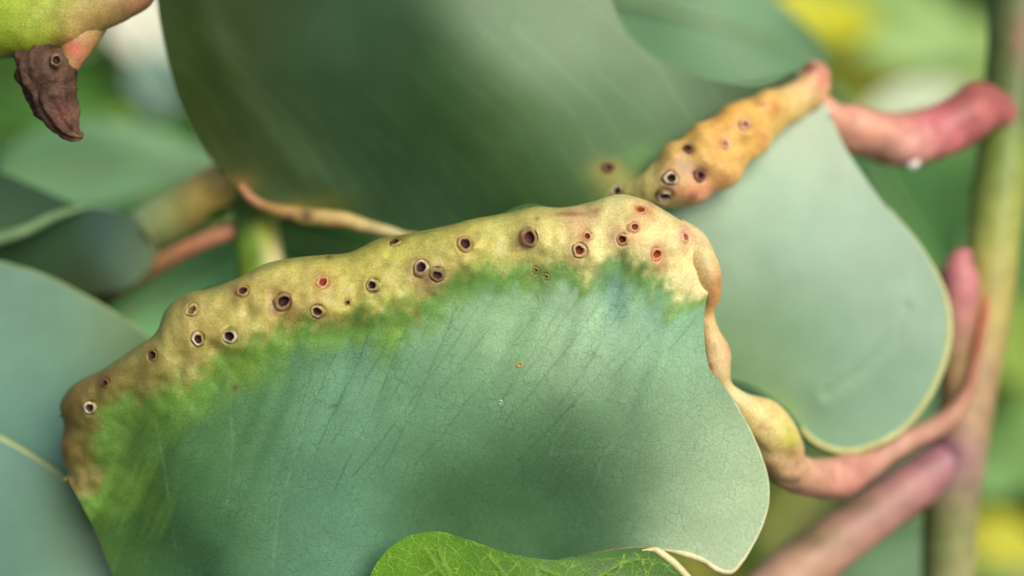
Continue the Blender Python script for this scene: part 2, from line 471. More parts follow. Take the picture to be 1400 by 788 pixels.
# two pinched hollows beside the ridge
for (hx, hy, rx, ry, hd, an) in ((838, 402, 20, 46, 0.55, 0.45), (800, 395, 18, 40, -0.35, 0.45), (905, 415, 26, 55, 0.40, 0.6), (868, 410, 15, 46, -0.35, 0.5), (480, 440, 14, 50, 0.35, 0.2), (575, 425, 12, 30, 0.3, 0.0)):
    c_, s_ = math.cos(an), math.sin(an)
    a_ = (x - hx) * c_ + (yy - hy) * s_; b_ = -(x - hx) * s_ + (yy - hy) * c_
    yA = yA + hd * np.exp(-(a_ / rx)**2 - (b_ / ry)**2)

# side veins: thin sunken lines
veins = []
rv = np.random.RandomState(5)
for k_, sx in enumerate(np.arange(430, 985, 33)):
    sx = sx + rv.uniform(-8, 8); sy = np.interp(sx, [420, 480, 570, 640, 720, 900, 985], [470, 440, 440, 395, 400, 400, 400]) + rv.uniform(0, 40)
    lean = np.interp(sx, [400, 600, 980], [0.28, 0.5, 0.72]) * rv.uniform(0.8, 1.2); ln = rv.uniform(110, 270) * np.interp(sx, [420, 650, 985], [0.7, 1, 0.75])
    n = 24; t = np.linspace(0, 1, n)
    line = np.stack([sx - lean * ln * (t + 0.15 * t * t), sy + ln * t], -1)
    line[:, 0] += np.cumsum(rv.randn(n)) * 0.8
    veins.append((line, 1.1))
    for b in range(3):
        k = rv.randint(3, 20); dr = rv.choice([-1, 1]); m = 6
        br = np.stack([line[k, 0] + dr * np.linspace(0, rv.uniform(8, 24), m), line[k, 1] + np.linspace(0, rv.uniform(-8, 20), m)], -1)
        br[1:] += rv.randn(m - 1, 2) * 1.2
        veins.append((br, 0.9))
vein = np.zeros(len(pix))
for line, wv in veins:
    lo = line.min(0) - 8; hi = line.max(0) + 8
    k = np.where((x > lo[0]) & (x < hi[0]) & (yy > lo[1]) & (yy < hi[1]))[0]
    if len(k):
        vein[k] = np.maximum(vein[k], np.exp(-(seg_dist(pix[k], line) / wv)**2) * (0.6 + 0.4 * vnoise(pix[k] / 22.0, 3)))
pale = np.zeros(len(pix))
for line in ([(843, 606), (824, 622), (816, 652), (805, 676)], [(836, 604), (870, 575), (900, 545)], [(824, 621), (790, 618), (752, 622)], [(752, 620), (760, 600), (775, 576)],
             [(885, 730), (910, 727)], [(210, 560), (225, 640), (240, 750)], [(312, 520), (318, 600), (310, 690)], [(410, 600), (380, 700), (372, 780)], [(270, 470), (262, 560)]):
    lo = np.min(line, 0) - 8; hi = np.max(line, 0) + 8
    k = np.where((x > lo[0]) & (x < hi[0]) & (yy > lo[1]) & (yy < hi[1]))[0]
    pale[k] = np.maximum(pale[k], np.exp(-(seg_dist(pix[k], line) / 1.8)**2) * (0.35 + 0.35 * vnoise(pix[k] / 12.0, 9)))
yA = yA + 0.025 * vein - 0.012 * pale

VA = P(x, yy, yA)
FA, NA = oriented(VA, grid_faces(NU, NV))

# pigment: waxy blue green blade (uneven bloom plus painted light and shade), saturated green band, yellow swelling
glau_shaded = kreg(pix, [(150, 600, 68, 108, 54), (120, 700, 62, 100, 46), (300, 560, 76, 122, 78), (300, 720, 70, 114, 78), (450, 600, 96, 146, 120), (430, 740, 88, 138, 116), (600, 540, 110, 158, 128),
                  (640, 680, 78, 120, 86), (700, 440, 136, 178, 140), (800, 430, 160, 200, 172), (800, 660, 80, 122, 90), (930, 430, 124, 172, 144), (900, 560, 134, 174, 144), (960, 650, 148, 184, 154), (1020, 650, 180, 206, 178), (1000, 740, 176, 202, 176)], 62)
cA = lin(glau_shaded) * np.array([1.04, 1.0, 0.84])
cA *= (1 + 0.10 * fbm(pix / 40.0, 21, 3))[:, None]
grn = lin((116, 160, 64))
gw = (1 - sstep(1.0, 1.0 + np.interp(x, [80, 250, 600, 700, 960], [0.9, 0.75, 0.55, 0.35, 0.22]), dT / wn_))[:, None] * 0.85
cA = cA * (1 - gw) + grn * gw
yel = lin(kreg(pix, [(90, 560, 120, 104, 58), (150, 530, 130, 120, 62), (250, 440, 160, 146, 82), (400, 400, 176, 162, 92), (520, 370, 172, 160, 78), (600, 350, 170, 160, 82), (700, 310, 184, 174, 98),
                     (790, 310, 204, 188, 124), (880, 300, 222, 202, 144), (950, 340, 228, 200, 148), (850, 350, 214, 204, 134), (600, 400, 190, 182, 110)], 55))
yw = (1 - sstep(0.62, 1.05, dT / wn_ + 0.16 * fbm(pix / 11.0, 2, 3)))[:, None]
cA = cA * (1 - yw) + yel * np.array([0.97, 1.04, 0.98]) * np.interp(x, [80, 400, 900], [1.3, 1.3, 1.15])[:, None] * (1 + 0.16 * fbm(pix / 20.0, 61, 3))[:, None] * yw
# greenish crest along the silhouette
cr = ((1 - sstep(0, 16, dT)) * np.interp(x, [80, 300, 480, 700, 800, 980], [0.3, 0.5, 0.45, 0.4, 0.15, 0.0]))[:, None]
cA = cA * (1 - cr) + lin((112, 120, 58)) * cr
cA *= (1 - 0.36 * vein * (1 - yw[:, 0] * 0.8))[:, None]
cA = cA * (1 - 0.26 * pale[:, None]) + lin((176, 206, 170)) * 0.26 * pale[:, None]
SP = (122, 70, 44); RS = (196, 116, 92)
cA = spots(cA, pix, [(88, 582, 14, 24, (110, 78, 42), 0.75), (85, 618, 14, 16, (122, 80, 48), 0.7), (110, 540, 36, 26, (118, 92, 52), 0.6), (150, 515, 40, 16, (112, 92, 48), 0.5),
    (143, 522, 9, 12, (92, 58, 36), 0.8), (208, 487, 8, 13, (84, 52, 34), 0.9), (386, 414, 24, 24, (158, 100, 66), 0.7), (440, 386, 22, 20, (182, 132, 84), 0.6), (331, 398, 20, 18, (150, 110, 60), 0.6),
    (262, 425, 26, 22, (140, 112, 66), 0.5), (300, 465, 42, 20, (164, 120, 68), 0.45), (434, 425, 18, 18, (170, 120, 80), 0.5), (508, 390, 18, 18, (150, 124, 62), 0.5),
    (585, 372, 28, 18, (160, 112, 84), 0.8), (582, 392, 20, 14, (206, 172, 124), 0.6), (570, 430, 8, 18, (120, 104, 50), 0.6), (540, 328, 16, 7, (122, 76, 48), 0.8), (450, 352, 6, 4, (88, 56, 36), 0.8),
    (635, 333, 22, 20, (176, 128, 70), 0.5), (722, 324, 20, 20, (150, 104, 70), 0.75), (735, 373, 14, 10, (128, 128, 62), 0.5), (792, 343, 18, 18, (204, 148, 112), 0.6), (790, 305, 26, 22, (206, 152, 122), 0.6),
    (800, 324, 10, 12, (176, 86, 62), 0.7), (852, 326, 22, 18, (214, 152, 122), 0.65), (868, 308, 16, 14, (208, 138, 108), 0.6), (876, 286, 18, 14, (198, 122, 88), 0.6), (898, 347, 16, 22, (206, 130, 98), 0.65),
    (938, 322, 16, 20, (214, 140, 124), 0.65), (778, 293, 30, 3.5, (150, 78, 52), 0.8), (735, 299, 5, 3, (120, 70, 40), 0.8), (475, 413, 6, 5, (140, 100, 62), 0.6), (322, 531, 4.5, 4.5, (96, 52, 30), 0.8),
    (736, 400, 9, 18, (112, 140, 66), 0.4), (605, 372, 13, 9, (120, 78, 62), 0.6), (588, 384, 14, 5, (128, 86, 72), 0.6), (570, 355, 10, 5, (150, 104, 72), 0.6), (712, 334, 10, 9, (140, 96, 66), 0.6), (375, 425, 9, 8, (150, 92, 60), 0.5), (812, 288, 14, 4, (158, 84, 56), 0.6), (888, 292, 8, 12, (190, 112, 78), 0.5), (905, 362, 8, 10, (196, 120, 84), 0.5), (950, 300, 24, 12, (232, 206, 160), 0.4), (560, 300, 0.1, 0.1, SP, 0), (840, 400, 22, 48, (92, 140, 138), 0.55), (895, 420, 22, 40, (98, 146, 132), 0.45),
    (200, 560, 60, 40, (90, 132, 54), 0.4), (330, 505, 30, 22, (120, 146, 52), 0.5), (160, 620, 40, 50, (86, 122, 60), 0.4), (690, 385, 60, 18, (96, 146, 70), 0.4)])

holesA = [(122, 558, 11, K_WHITE, 1.0), (262, 423, 11, ((128, 104, 58), (196, 176, 132), (104, 80, 44)), 1), (269, 464, 11.5, K_WHITE, 1), (314, 460, 12.5, K_WHITE, 1.2), (331, 398, 11, K_BROWN, 1.0),
          (386, 414, 15, K_PURP, 0.8), (440, 386, 10.5, K_RED, 0.8), (434, 425, 12, ((150, 108, 70), (206, 178, 138), (70, 40, 26)), 1), (508, 390, 11.5, K_WHITE, 1.2), (575, 366, 13, K_WHITE, 1.6),
          (597, 375, 12, K_PURP, 0.8), (635, 333, 13, ((146, 92, 60), (190, 150, 116), (66, 38, 28)), 1), (722, 324, 14.5, ((118, 78, 62), (140, 96, 82), (78, 44, 38)), 0.7), (792, 343, 12.5, ((176, 120, 80), (224, 196, 150), (118, 56, 34)), 1),
          (803, 324, 7.5, K_RED, 0.5), (852, 328, 10, K_RED, 1), (868, 311, 9.5, K_RED, 0.8), (876, 286, 9.5, ((200, 130, 90), (206, 142, 96), (132, 66, 34)), 0.6), (898, 347, 11, ((196, 124, 88), (214, 150, 110), (140, 62, 36)), 0.8),
          (938, 324, 9.5, ((214, 150, 128), (220, 168, 140), (176, 100, 74)), 0.6), (208, 487, 8.5, K_DARK, 0.4), (143, 523, 7.5, K_DARK, 0.4), (540, 330, 9, K_DARK, 0.4), (475, 413, 5, K_BROWN, 0.6),
          (732, 370, 5.5, ((140, 140, 76), (164, 156, 92), (112, 100, 52)), 0.6), (746, 379, 5, ((140, 144, 76), (176, 172, 104), (120, 108, 56)), 0.6)]
# mounds under the holes, then pits
for (hx, hy, hr, _, _) in holesA:
    d2 = ((x - hx)**2 + (yy - hy)**2)
    yA = yA - 0.16 * np.exp(-d2 / (2.0 * hr)**2) * (hr / 10)
VA = P(x, yy, yA); FA, NA = oriented(VA, grid_faces(NU, NV))
frames = []
for (hx, hy, hr, kd, rh) in holesA:
    d2 = ((x - hx)**2 + (yy - hy)**2); k = int(np.argmin(d2))
    near = d2 < (hr * 1.2)**2
    n = NA[near].mean(0); n /= np.linalg.norm(n)
    frames.append((VA[k].copy(), n))
for (hx, hy, hr, kd, rh), (p0, n) in zip(holesA, frames):
    rr = np.linalg.norm(VA - p0, axis=1) / (hr * 0.86 * PXM)
    dep = (1 - sstep(0.70, 1.06, rr)) * 0.8 * hr * PXM
    VA = VA - n[None] * dep[:, None]
NA = oriented(VA, grid_faces(NU, NV))[1]
fy = yw[FA].mean(1)[:, 0] > 0.45
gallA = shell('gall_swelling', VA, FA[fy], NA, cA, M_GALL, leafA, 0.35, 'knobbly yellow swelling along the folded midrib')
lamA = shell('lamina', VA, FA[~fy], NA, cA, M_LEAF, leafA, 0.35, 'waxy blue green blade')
for i, ((hx, hy, hr, kd, rh), (p0, n)) in enumerate(zip(holesA, frames)):
    exit_hole('exit_hole', p0, n, hr * 0.86, kd[0], kd[1], kd[2], gallA, 40 + i, skin=cA[np.argmin((x - hx - hr * 1.4)**2 + (yy - hy - hr)**2)], ell=1 + 0.12 * math.sin(i * 2.3), ang=i * 1.7, rimh=rh)

# the other half of the blade, folded away behind the ridge
nb = 14
qb = np.linspace(0, 1, nb)
iT = np.arange(0, NU, 2); tb = tA[iT]
tang = np.gradient(tb, axis=0); tang /= np.linalg.norm(tang, axis=1)[:, None]
inn = np.stack([-tang[:, 1], tang[:, 0]], -1)                      # into the leaf (down in the picture)
y0 = yA.reshape(NU, NV)[iT, 0]
peek = np.zeros(len(tb))
for (bx, bw, bh) in ((295, 40, 9), (430, 30, 5), (715, 45, 11), (560, 30, 4), (170, 30, 4)):
    peek += bh * np.exp(-((tb[:, 0] - bx) / bw)**2)
shift = 2.6 + qb[None] * 46 - peek[:, None] * np.exp(-((qb[None] - 0.16) / 0.13)**2) * 1.5
pb = (tb[:, None] + inn[:, None] * shift[..., None]).reshape(-1, 2)
yb = (y0[:, None] + 0.15 + qb[None] * 5.0).ravel()
Vb = P(pb[:, 0], pb[:, 1], yb)
Fb, Nb = oriented(Vb, grid_faces(len(tb), nb))
cb = np.tile(lin((84, 118, 58)), (len(Vb), 1)) * (1 + 0.15 * fbm(pb / 30.0, 4, 2))[:, None]
shell('lamina', Vb, Fb, Nb, cb, M_LEAFB, leafA, -0.3, 'green rear half of the blade folded behind the swelling')

# pale thickened margin
def margin(pts, r, colr, parent, nl=80, mat=M_STEM, **kw):
    return tube('leaf_margin', [(a, b, c, r if np.isscalar(r) else r[i]) for i, (a, b, c) in enumerate(pts)], colr, mat, parent, nl=nl, na=8, **kw)
VAg = VA.reshape(NU, NV, 3)
edge = VAg[:, -1]; ep = to_pix(edge); em = edge[:, 1] * 1e3
sel = np.where((np.arange(NU) / (NU - 1) > uT(640)) & (np.arange(NU) / (NU - 1) < uT(900)))[0][::6]
mpts = [(ep[i, 0], ep[i, 1], em[i] + 0.15) for i in sel]
mr = [2.2 + 2.6 * math.exp(-((ep[i, 0] - 960) / 60)**2) * (ep[i, 1] > 735) for i in sel]
margin(mpts, mr, lambda p, u, V: ramp([(0, (170, 178, 110)), (0.2, (226, 214, 160)), (0.5, (224, 220, 176)), (1, (178, 200, 160))], u), leafA, nl=150, lump=0.2, lump_px=20)

# the swollen midrib runs on down to the leaf stalk
def colTube(p, u, V):
    c = kreg(p, [(960, 350, 226, 204, 146), (985, 400, 220, 178, 112), (972, 430, 226, 188, 128), (990, 480, 232, 200, 148), (985, 530, 226, 206, 150), (1045, 590, 226, 206, 134),
                 (1070, 640, 226, 188, 140), (1110, 655, 222, 172, 142), (1150, 655, 208, 146, 130)], 26)
    c = lin(c) * (1 + 0.08 * fbm(p / 25.0, 3, 2))[:, None]
    return spots(c, p, [(984, 388, 5, 16, (196, 108, 60), 0.6), (975, 402, 6, 14, (200, 120, 74), 0.6), (995, 476, 7, 12, (214, 150, 118), 0.6), (971, 501, 6, 7, (186, 78, 60), 0.85),
                        (1040, 585, 5, 6, (180, 112, 60), 0.7), (1056, 570, 5, 6, (190, 140, 80), 0.5), (1080, 600, 18, 22, (196, 206, 60), 0.7), (1085, 620, 10, 8, (120, 90, 50), 0.6)])
tube('gall_swelling', [(925, 312, 1.9, 15), (945, 328, 1.5, 17), (957, 345, 0.95, 18), (965, 364, 0.5, 18), (971, 384, 0.45, 15.5), (973, 404, 0.9, 12.5), (966, 425, 1.6, 11), (970, 455, 1.8, 14), (978, 480, 2.0, 20), (980, 505, 2.2, 19), (990, 530, 2.5, 12),
                      (1010, 552, 2.9, 18), (1040, 578, 3.4, 34), (1062, 610, 4.4, 36), (1078, 640, 5.6, 30), (1105, 652, 7.0, 25), (1130, 655, 8.4, 28), (1152, 652, 9.3, 30), (1170, 640, 10, 24)],
     colTube, M_GALL, leafA, nl=150, na=36, lump=0.14, lump_px=26, seed=12, label='cream and pink swelling running down to the stalk')
def colPet(p, u, V):
    return ramp([(0, (206, 148, 130)), (0.25, (202, 156, 134)), (0.5, (190, 140, 116)), (0.75, (186, 116, 88)), (1, (190, 92, 64))], u)
tube('petiole', [(1150, 654, 9.4, 26), (1180, 638, 10.4, 22), (1215, 616, 11.4, 18), (1260, 594, 12.8, 15), (1295, 574, 14.2, 14), (1318, 545, 14.8, 10), (1334, 490, 15.0, 7), (1346, 430, 15.4, 5), (1352, 390, 16, 3)],
     colPet, M_STEM, leafA, nl=70, na=20, lump=0.14, lump_px=30, label='pink stalk')
# specks stuck to the blade
def speck(px, py, r, c1, c2, nm, lab):
    d2 = (x - px)**2 + (yy - py)**2; k = int(np.argmin(d2))
    exit_hole(nm, VA[k], NA[k], r, c1, c1, c2, lamA, int(px), rimh=2.0, label=lab)
speck(711, 499, 4.6, (214, 176, 106), (150, 110, 60), 'insect_egg', 'tiny orange ring shaped egg case')
speck(684, 550, 3.2, (206, 220, 214), (120, 150, 140), 'insect_egg', 'tiny white egg case')

# ================================================================== galled leaf behind: dark upper half, pale lower half, orange swelling between
leafB = root('galled_leaf', P(1372, 160, 17), 'large leaf with dark green and pale halves either side of an orange knobbly swelling', 'leaf')
TB = [(1092, 112), (1060, 150), (1010, 190), (960, 230), (900, 272), (820, 310), (700, 345), (600, 330), (520, 314), (470, 300), (400, 292), (345, 272), (325, 248)]
EB = [(0.0, 1088, 96), (0.05, 1040, 116), (0.12, 960, 106), (0.2, 895, 78), (0.27, 855, 40), (0.33, 826, -20), (0.42, 780, -90), (0.62, 480, -140), (0.78, 250, -90), (0.85, 214, -10),
      (0.89, 226, 65), (0.93, 246, 140), (0.97, 283, 212), (1.0, 322, 246)]
dB = [(1090, 105, 11), (1000, 150, 9.5), (950, 110, 11.5), (880, 60, 11.5), (860, 200, 5.2), (760, 120, 5.5), (800, 0, 9), (650, 200, 4.6), (640, 40, 4.2), (500, 200, 7.5), (480, 60, 5.5), (400, 250, 10.5),
      (350, 120, 6.5), (300, 60, 5.0), (250, 100, 8.5), (290, 200, 10.0), (225, 20, 8.0), (330, 250, 12.0), (600, 310, 8.5), (470, 290, 11), (830, 250, 4.6), (920, 240, 5.4), (1040, 160, 9.8)]
def colB(p, V):
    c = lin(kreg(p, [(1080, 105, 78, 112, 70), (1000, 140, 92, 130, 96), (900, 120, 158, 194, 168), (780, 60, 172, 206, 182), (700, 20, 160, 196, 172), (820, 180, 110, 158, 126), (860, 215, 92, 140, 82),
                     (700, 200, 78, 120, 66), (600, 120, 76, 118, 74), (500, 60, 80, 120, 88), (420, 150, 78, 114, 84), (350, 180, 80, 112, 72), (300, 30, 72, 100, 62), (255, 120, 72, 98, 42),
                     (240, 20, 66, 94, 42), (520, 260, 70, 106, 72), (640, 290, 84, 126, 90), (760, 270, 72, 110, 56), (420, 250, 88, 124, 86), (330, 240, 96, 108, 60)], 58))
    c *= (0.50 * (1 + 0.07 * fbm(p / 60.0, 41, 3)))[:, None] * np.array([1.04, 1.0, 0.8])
    rb_ = np.random.RandomState(3)
    for sx in range(330, 1060, 38):
        sy = np.interp(sx, [330, 520, 700, 900, 1060], [250, 310, 330, 270, 150]); ln = rb_.uniform(140, 300)
        d = seg_dist(p, [(sx, sy), (sx - 0.35 * ln, sy - 0.55 * ln), (sx - 0.85 * ln, sy - ln)])
        c = c * (1 + 0.22 * np.exp(-(d / 3.0)**2) * (0.6 + 0.4 * vnoise(p / 30.0, sx)))[:, None]
    return spots(c, p, [(835, 236, 30, 20, (150, 150, 76), 0.85), (862, 262, 40, 22, (168, 166, 90), 0.8), (880, 215, 28, 22, (110, 156, 84), 0.5), (830, 230, 12, 10, (120, 84, 54), 0.7),
                        (445, 277, 42, 16, (96, 104, 40), 0.7), (400, 290, 30, 12, (150, 120, 60), 0.6), (330, 252, 20, 18, (150, 120, 62), 0.6), (960, 200, 40, 14, (120, 140, 76), 0.35)])
def foldB(p):
    c = seg_dist(p, [(262, -20), (300, 80), (345, 160), (410, 235), (470, 268)])
    return -0.28 * np.exp(-(c / 26.0)**2) - 0.5 * np.exp(-((p[:, 0] - 850) / 38)**2 - ((p[:, 1] - 250) / 24)**2) + 0.25 * fbm(p / 90.0, 6, 2)
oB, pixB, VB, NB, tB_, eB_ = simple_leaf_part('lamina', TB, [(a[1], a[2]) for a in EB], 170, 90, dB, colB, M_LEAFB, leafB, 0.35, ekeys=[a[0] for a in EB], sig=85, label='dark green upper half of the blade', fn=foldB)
# pale half
TC = [(1128, 138), (1092, 140), (1040, 178), (990, 218), (940, 256), (900, 290), (880, 330), (880, 380)]
EC = [(0.0, 1136, 160), (0.07, 1158, 206), (0.14, 1200, 268), (0.22, 1258, 338), (0.28, 1288, 395), (0.34, 1297, 448), (0.42, 1280, 520), (0.50, 1240, 580), (0.58, 1192, 609), (0.64, 1150, 617),
      (0.70, 1108, 600), (0.76, 1076, 562), (0.83, 1030, 530), (0.92, 950, 500), (1.0, 890, 420)]
dC = [(1130, 150, 12), (1060, 190, 9.5), (960, 270, 6.6), (1000, 350, 7.0), (1100, 300, 7.6), (1190, 300, 9.6), (1290, 440, 11.5), (1200, 430, 8.6), (1240, 560, 10.2), (1150, 600, 9.4), (1100, 450, 8.3), (1060, 540, 10.8),
      (950, 420, 8.8), (1150, 200, 12.0), (1020, 480, 10.0)]
def colC(p, V):
    c = lin(kreg(p, [(1110, 190, 178, 204, 180), (1000, 290, 158, 192, 168), (1080, 330, 150, 188, 164), (1180, 330, 162, 192, 170), (1250, 420, 152, 186, 162), (1150, 450, 142, 182, 156), (1050, 450, 132, 172, 140),
                     (1020, 520, 122, 160, 108), (1150, 570, 130, 172, 142), (1240, 540, 136, 176, 150), (960, 330, 162, 194, 166)], 60))
    c *= (1 + 0.05 * fbm(p / 50.0, 45, 3))[:, None] * np.array([1.04, 0.97, 0.94])
    return spots(c, p, [(1060, 590, 30, 40, (176, 196, 70), 0.7)])
def foldC(p):
    c = seg_dist(p, [(1130, 540), (1180, 505), (1225, 460), (1240, 420)])
    return 0.28 * np.exp(-(c / 7.0)**2) - 0.3 * np.exp(-(c / 26.0)**2) + 0.12 * fbm(p / 70.0, 16, 2)
oC, pixC, VC, NC, tC_, eC_ = simple_leaf_part('lamina', TC, [(a[1], a[2]) for a in EC], 150, 70, dC, colC, M_LEAFB, leafB, 0.35, ekeys=[a[0] for a in EC], sig=80, label='pale blue green lower half of the blade', fn=foldC)
ec = VC.reshape(150, 70, 3)[:, -1]; ecp = to_pix(ec)
selc = [i for i in range(0, 150, 4) if 0.16 < i / 149 < 0.74]
margin([(ecp[i, 0], ecp[i, 1], ec[i, 1] * 1e3 + 0.15) for i in selc], [2.0 + 3.6 * sstep(0.2, 0.34, i / 149) for i in selc],
       lambda p, u, V: ramp([(0, (170, 196, 150)), (0.25, (200, 210, 150)), (0.7, (206, 212, 150)), (1, (190, 190, 120))], u), leafB, nl=110)
eb = VB.reshape(170, 90, 3)[:, 0]; ebp = to_pix(eb)
selb = [i for i in range(0, 170, 4) if i / 169 > 0.60]
def colMB(p, u, V):
    c = ramp([(0, (196, 186, 128)), (0.3, (206, 196, 140)), (0.5, (204, 180, 116)), (0.7, (184, 156, 92)), (0.85, (160, 124, 74)), (1, (176, 128, 84))], u)
    return spots(c, p, [(395, 298, 10, 9, (88, 56, 48), 0.9), (420, 294, 11, 10, (84, 56, 52), 0.9), (460, 308, 14, 8, (206, 150, 96), 0.6), (345, 268, 20, 9, (176, 124, 92), 0.6)])
tube('gall_swelling', [(ebp[i, 0], ebp[i, 1] + 1, eb[i, 1] * 1e3 - 0.2, 6.5 + 5.0 * math.exp(-((ebp[i, 0] - 460) / 60)**2) + 4 * math.exp(-((ebp[i, 0] - 400) / 30)**2)) for i in selb], colMB, M_GALL, leafB,
     nl=110, na=18, lump=0.3, lump_px=30, seed=7, label='cream coloured swollen rib along the lower rim')

# orange swelling of the midrib
def colRB(p, u, V):
    c = lin(kreg(p, [(1118, 95, 206, 150, 120), (1100, 130, 218, 196, 128), (1050, 150, 222, 178, 96), (1010, 160, 222, 172, 80), (980, 190, 214, 168, 84), (1000, 220, 226, 182, 104), (940, 215, 196, 164, 88),
                     (940, 255, 210, 160, 116), (890, 265, 190, 176, 106), (850, 262, 172, 172, 100), (1060, 190, 226, 194, 112)], 26))
    c *= 1.12 * (1 + 0.12 * fbm(p / 18.0, 9, 3))[:, None]
    return spots(c, p, [(913, 258, 12, 20, (112, 86, 84), 0.85), (935, 228, 22, 14, (176, 140, 112), 0.7), (958, 238, 13, 12, (150, 100, 92), 0.8), (952, 265, 24, 12, (222, 140, 118), 0.7), (942, 204, 9, 8, (120, 72, 58), 0.8),
                        (985, 190, 14, 14, (200, 138, 96), 0.5), (1018, 168, 16, 11, (206, 140, 92), 0.6), (1040, 190, 12, 18, (214, 140, 80), 0.6), (1060, 148, 7, 12, (190, 110, 70), 0.7), (1042, 143, 12, 4, (180, 104, 60), 0.6),
                        (1106, 93, 14, 9, (130, 56, 52), 0.85), (1125, 108, 12, 26, (214, 130, 116), 0.7), (1116, 150, 6, 10, (196, 140, 90), 0.6), (995, 243, 16, 12, (226, 158, 112), 0.6), (968, 258, 20, 12, (224, 150, 120), 0.5)])
V, F, u, c = tube_geo([(800, 276, 6.8, 8), (835, 268, 6.0, 15), (870, 266, 5.0, 22), (905, 255, 4.4, 32), (935, 238, 4.9, 37), (965, 222, 5.6, 40), (995, 198, 6.6, 36), (1025, 172, 7.8, 34), (1055, 155, 9.0, 27), (1085, 140, 10.4, 25), (1108, 120, 11.3, 25), (1114, 98, 11.8, 19), (1114, 88, 12.0, 10)],
                      170, 56, bumps=[(1006, 162, 22, 13), (1050, 141, 16, 13), (962, 187, 22, 13), (922, 211, 18, 12), (994, 238, 22, 12), (950, 268, 20, 11), (1036, 198, 17, 9), (915, 250, 14, 6), (965, 225, 14, 8), (1020, 180, 12, 7), (1110, 98, 14, 6)], lump=0.15, lump_px=24, seed=21)
pixr = to_pix(V); cR = colRB(pixr, u, V)
NR = vnormals(V, F); ctrs = np.repeat(P(c[:, 0], c[:, 1], c[:, 2]), 56, 0)
if ((V - ctrs) * NR).sum() < 0: F = F[:, ::-1]; NR = -NR
front = V[:, 1] < ctrs[:, 1]
holesB = [(918, 245, 10, K_WHITE, 1.3), (908, 270, 10.5, K_WHITE, 1.3), (942, 204, 7, K_DARK, 0.5), (958, 240, 9, K_PURP, 0.7), (992, 196, 8, ((206, 150, 104), (234, 206, 180), (170, 110, 80)), 0.8), (1018, 170, 8, ((206, 150, 104), (232, 204, 172), (170, 110, 80)), 0.8),
          (843, 263, 9, K_WHITE, 1.2)]
frB = []
for h in holesB:
    d2 = (pixr[:, 0] - h[0])**2 + (pixr[:, 1] - h[1])**2 + 1e6 * (~front); k = int(np.argmin(d2))
    n = NR[d2 < (1.5 * h[2])**2].mean(0); frB.append((V[k].copy(), n / np.linalg.norm(n)))
for h, (p0, n) in zip(holesB, frB):
    rr = np.linalg.norm(V - p0, axis=1) / (h[2] * PXM)
    V = V - n[None] * ((1 - sstep(0.75, 1.15, rr)) * 0.85 * h[2] * PXM)[:, None]
ridgeB = link('gall_swelling', V, close_tube(V, F, cR, 56), cR, M_GALL, leafB, label='orange knobbly swelling along the midrib')
for i, (h, (p0, n)) in enumerate(zip(holesB, frB)):
    exit_hole('exit_hole', p0, n, h[2], *h[3], ridgeB, 140 + i, ell=1 + 0.15 * math.sin(i * 1.3), ang=i * 1.1, rimh=h[4])
k = int(np.argmin((pixB[:, 0] - 830)**2 + (pixB[:, 1] - 232)**2))
exit_hole('exit_hole', VB[k], NB[k], 8.5, (130, 104, 64), (116, 78, 56), (70, 40, 32), oB, 160, rimh=1.0, deep=0.25, lift=0.22, skin=lin((126, 128, 62)))
# pink flattened stalk
def colPB(p, u, V):
    c = lin(kreg(p, [(1140, 170, 228, 166, 140), (1190, 180, 232, 172, 146), (1230, 165, 206, 140, 118), (1250, 205, 232, 176, 160), (1290, 170, 204, 112, 118), (1340, 140, 168, 100, 88), (1350, 175, 214, 132, 136), (1372, 150, 172, 90, 94)], 26))
    return spots(c, p, [(1235, 152, 40, 8, (150, 130, 84), 0.5), (1320, 135, 18, 20, (150, 84, 66), 0.6), (1270, 165, 30, 14, (206, 104, 118), 0.5)])
tube('petiole', [(1118, 140, 12, 16), (1140, 165, 12.2, 24), (1165, 178, 12.6, 31), (1195, 186, 13.2, 34), (1225, 190, 13.8, 36), (1255, 188, 14.4, 38), (1290, 176, 15, 36), (1320, 162, 15.6, 36), (1345, 150, 16.4, 32), (1368, 152, 17.4, 24), (1385, 165, 19, 12)],
     colPB, M_STEM, leafB, nl=80, na=32, lump=0.26, lump_px=48, seed=3, bumps=[(1335, 140, 24, 10), (1170, 165, 22, 8), (1250, 205, 22, 8)], label='thick pink stalk')
fl = P(1247, 224, 12.9)
th = np.linspace(0, np.pi, 8)[:, None]; ph = np.linspace(0, 2 * np.pi, 12, endpoint=False)[None]
rr = 9 * PXM * (1 + 0.2 * vnoise(np.stack([np.cos(ph) * np.sin(th), np.sin(ph) * np.sin(th), np.cos(th) + 0 * ph], -1) * 2, 5))
Vs = fl + np.stack([rr * np.sin(th) * np.cos(ph) * 1.2, rr * np.sin(th) * np.sin(ph), rr * np.cos(th) + 0 * ph], -1).reshape(-1, 3)
i_ = np.arange(7)[:, None] * 12; j_ = np.arange(12)[None]; j2_ = (j_ + 1) % 12
Fs = np.stack([(i_ + j_).ravel(), (i_ + j2_).ravel(), (i_ + 12 + j2_).ravel(), (i_ + 12 + j_).ravel()], -1)
link('wax_fleck', Vs, Fs, np.tile(lin((244, 240, 236)), (len(Vs), 1)), M_HOLE, leafB, label='white wax fleck under the stalk')

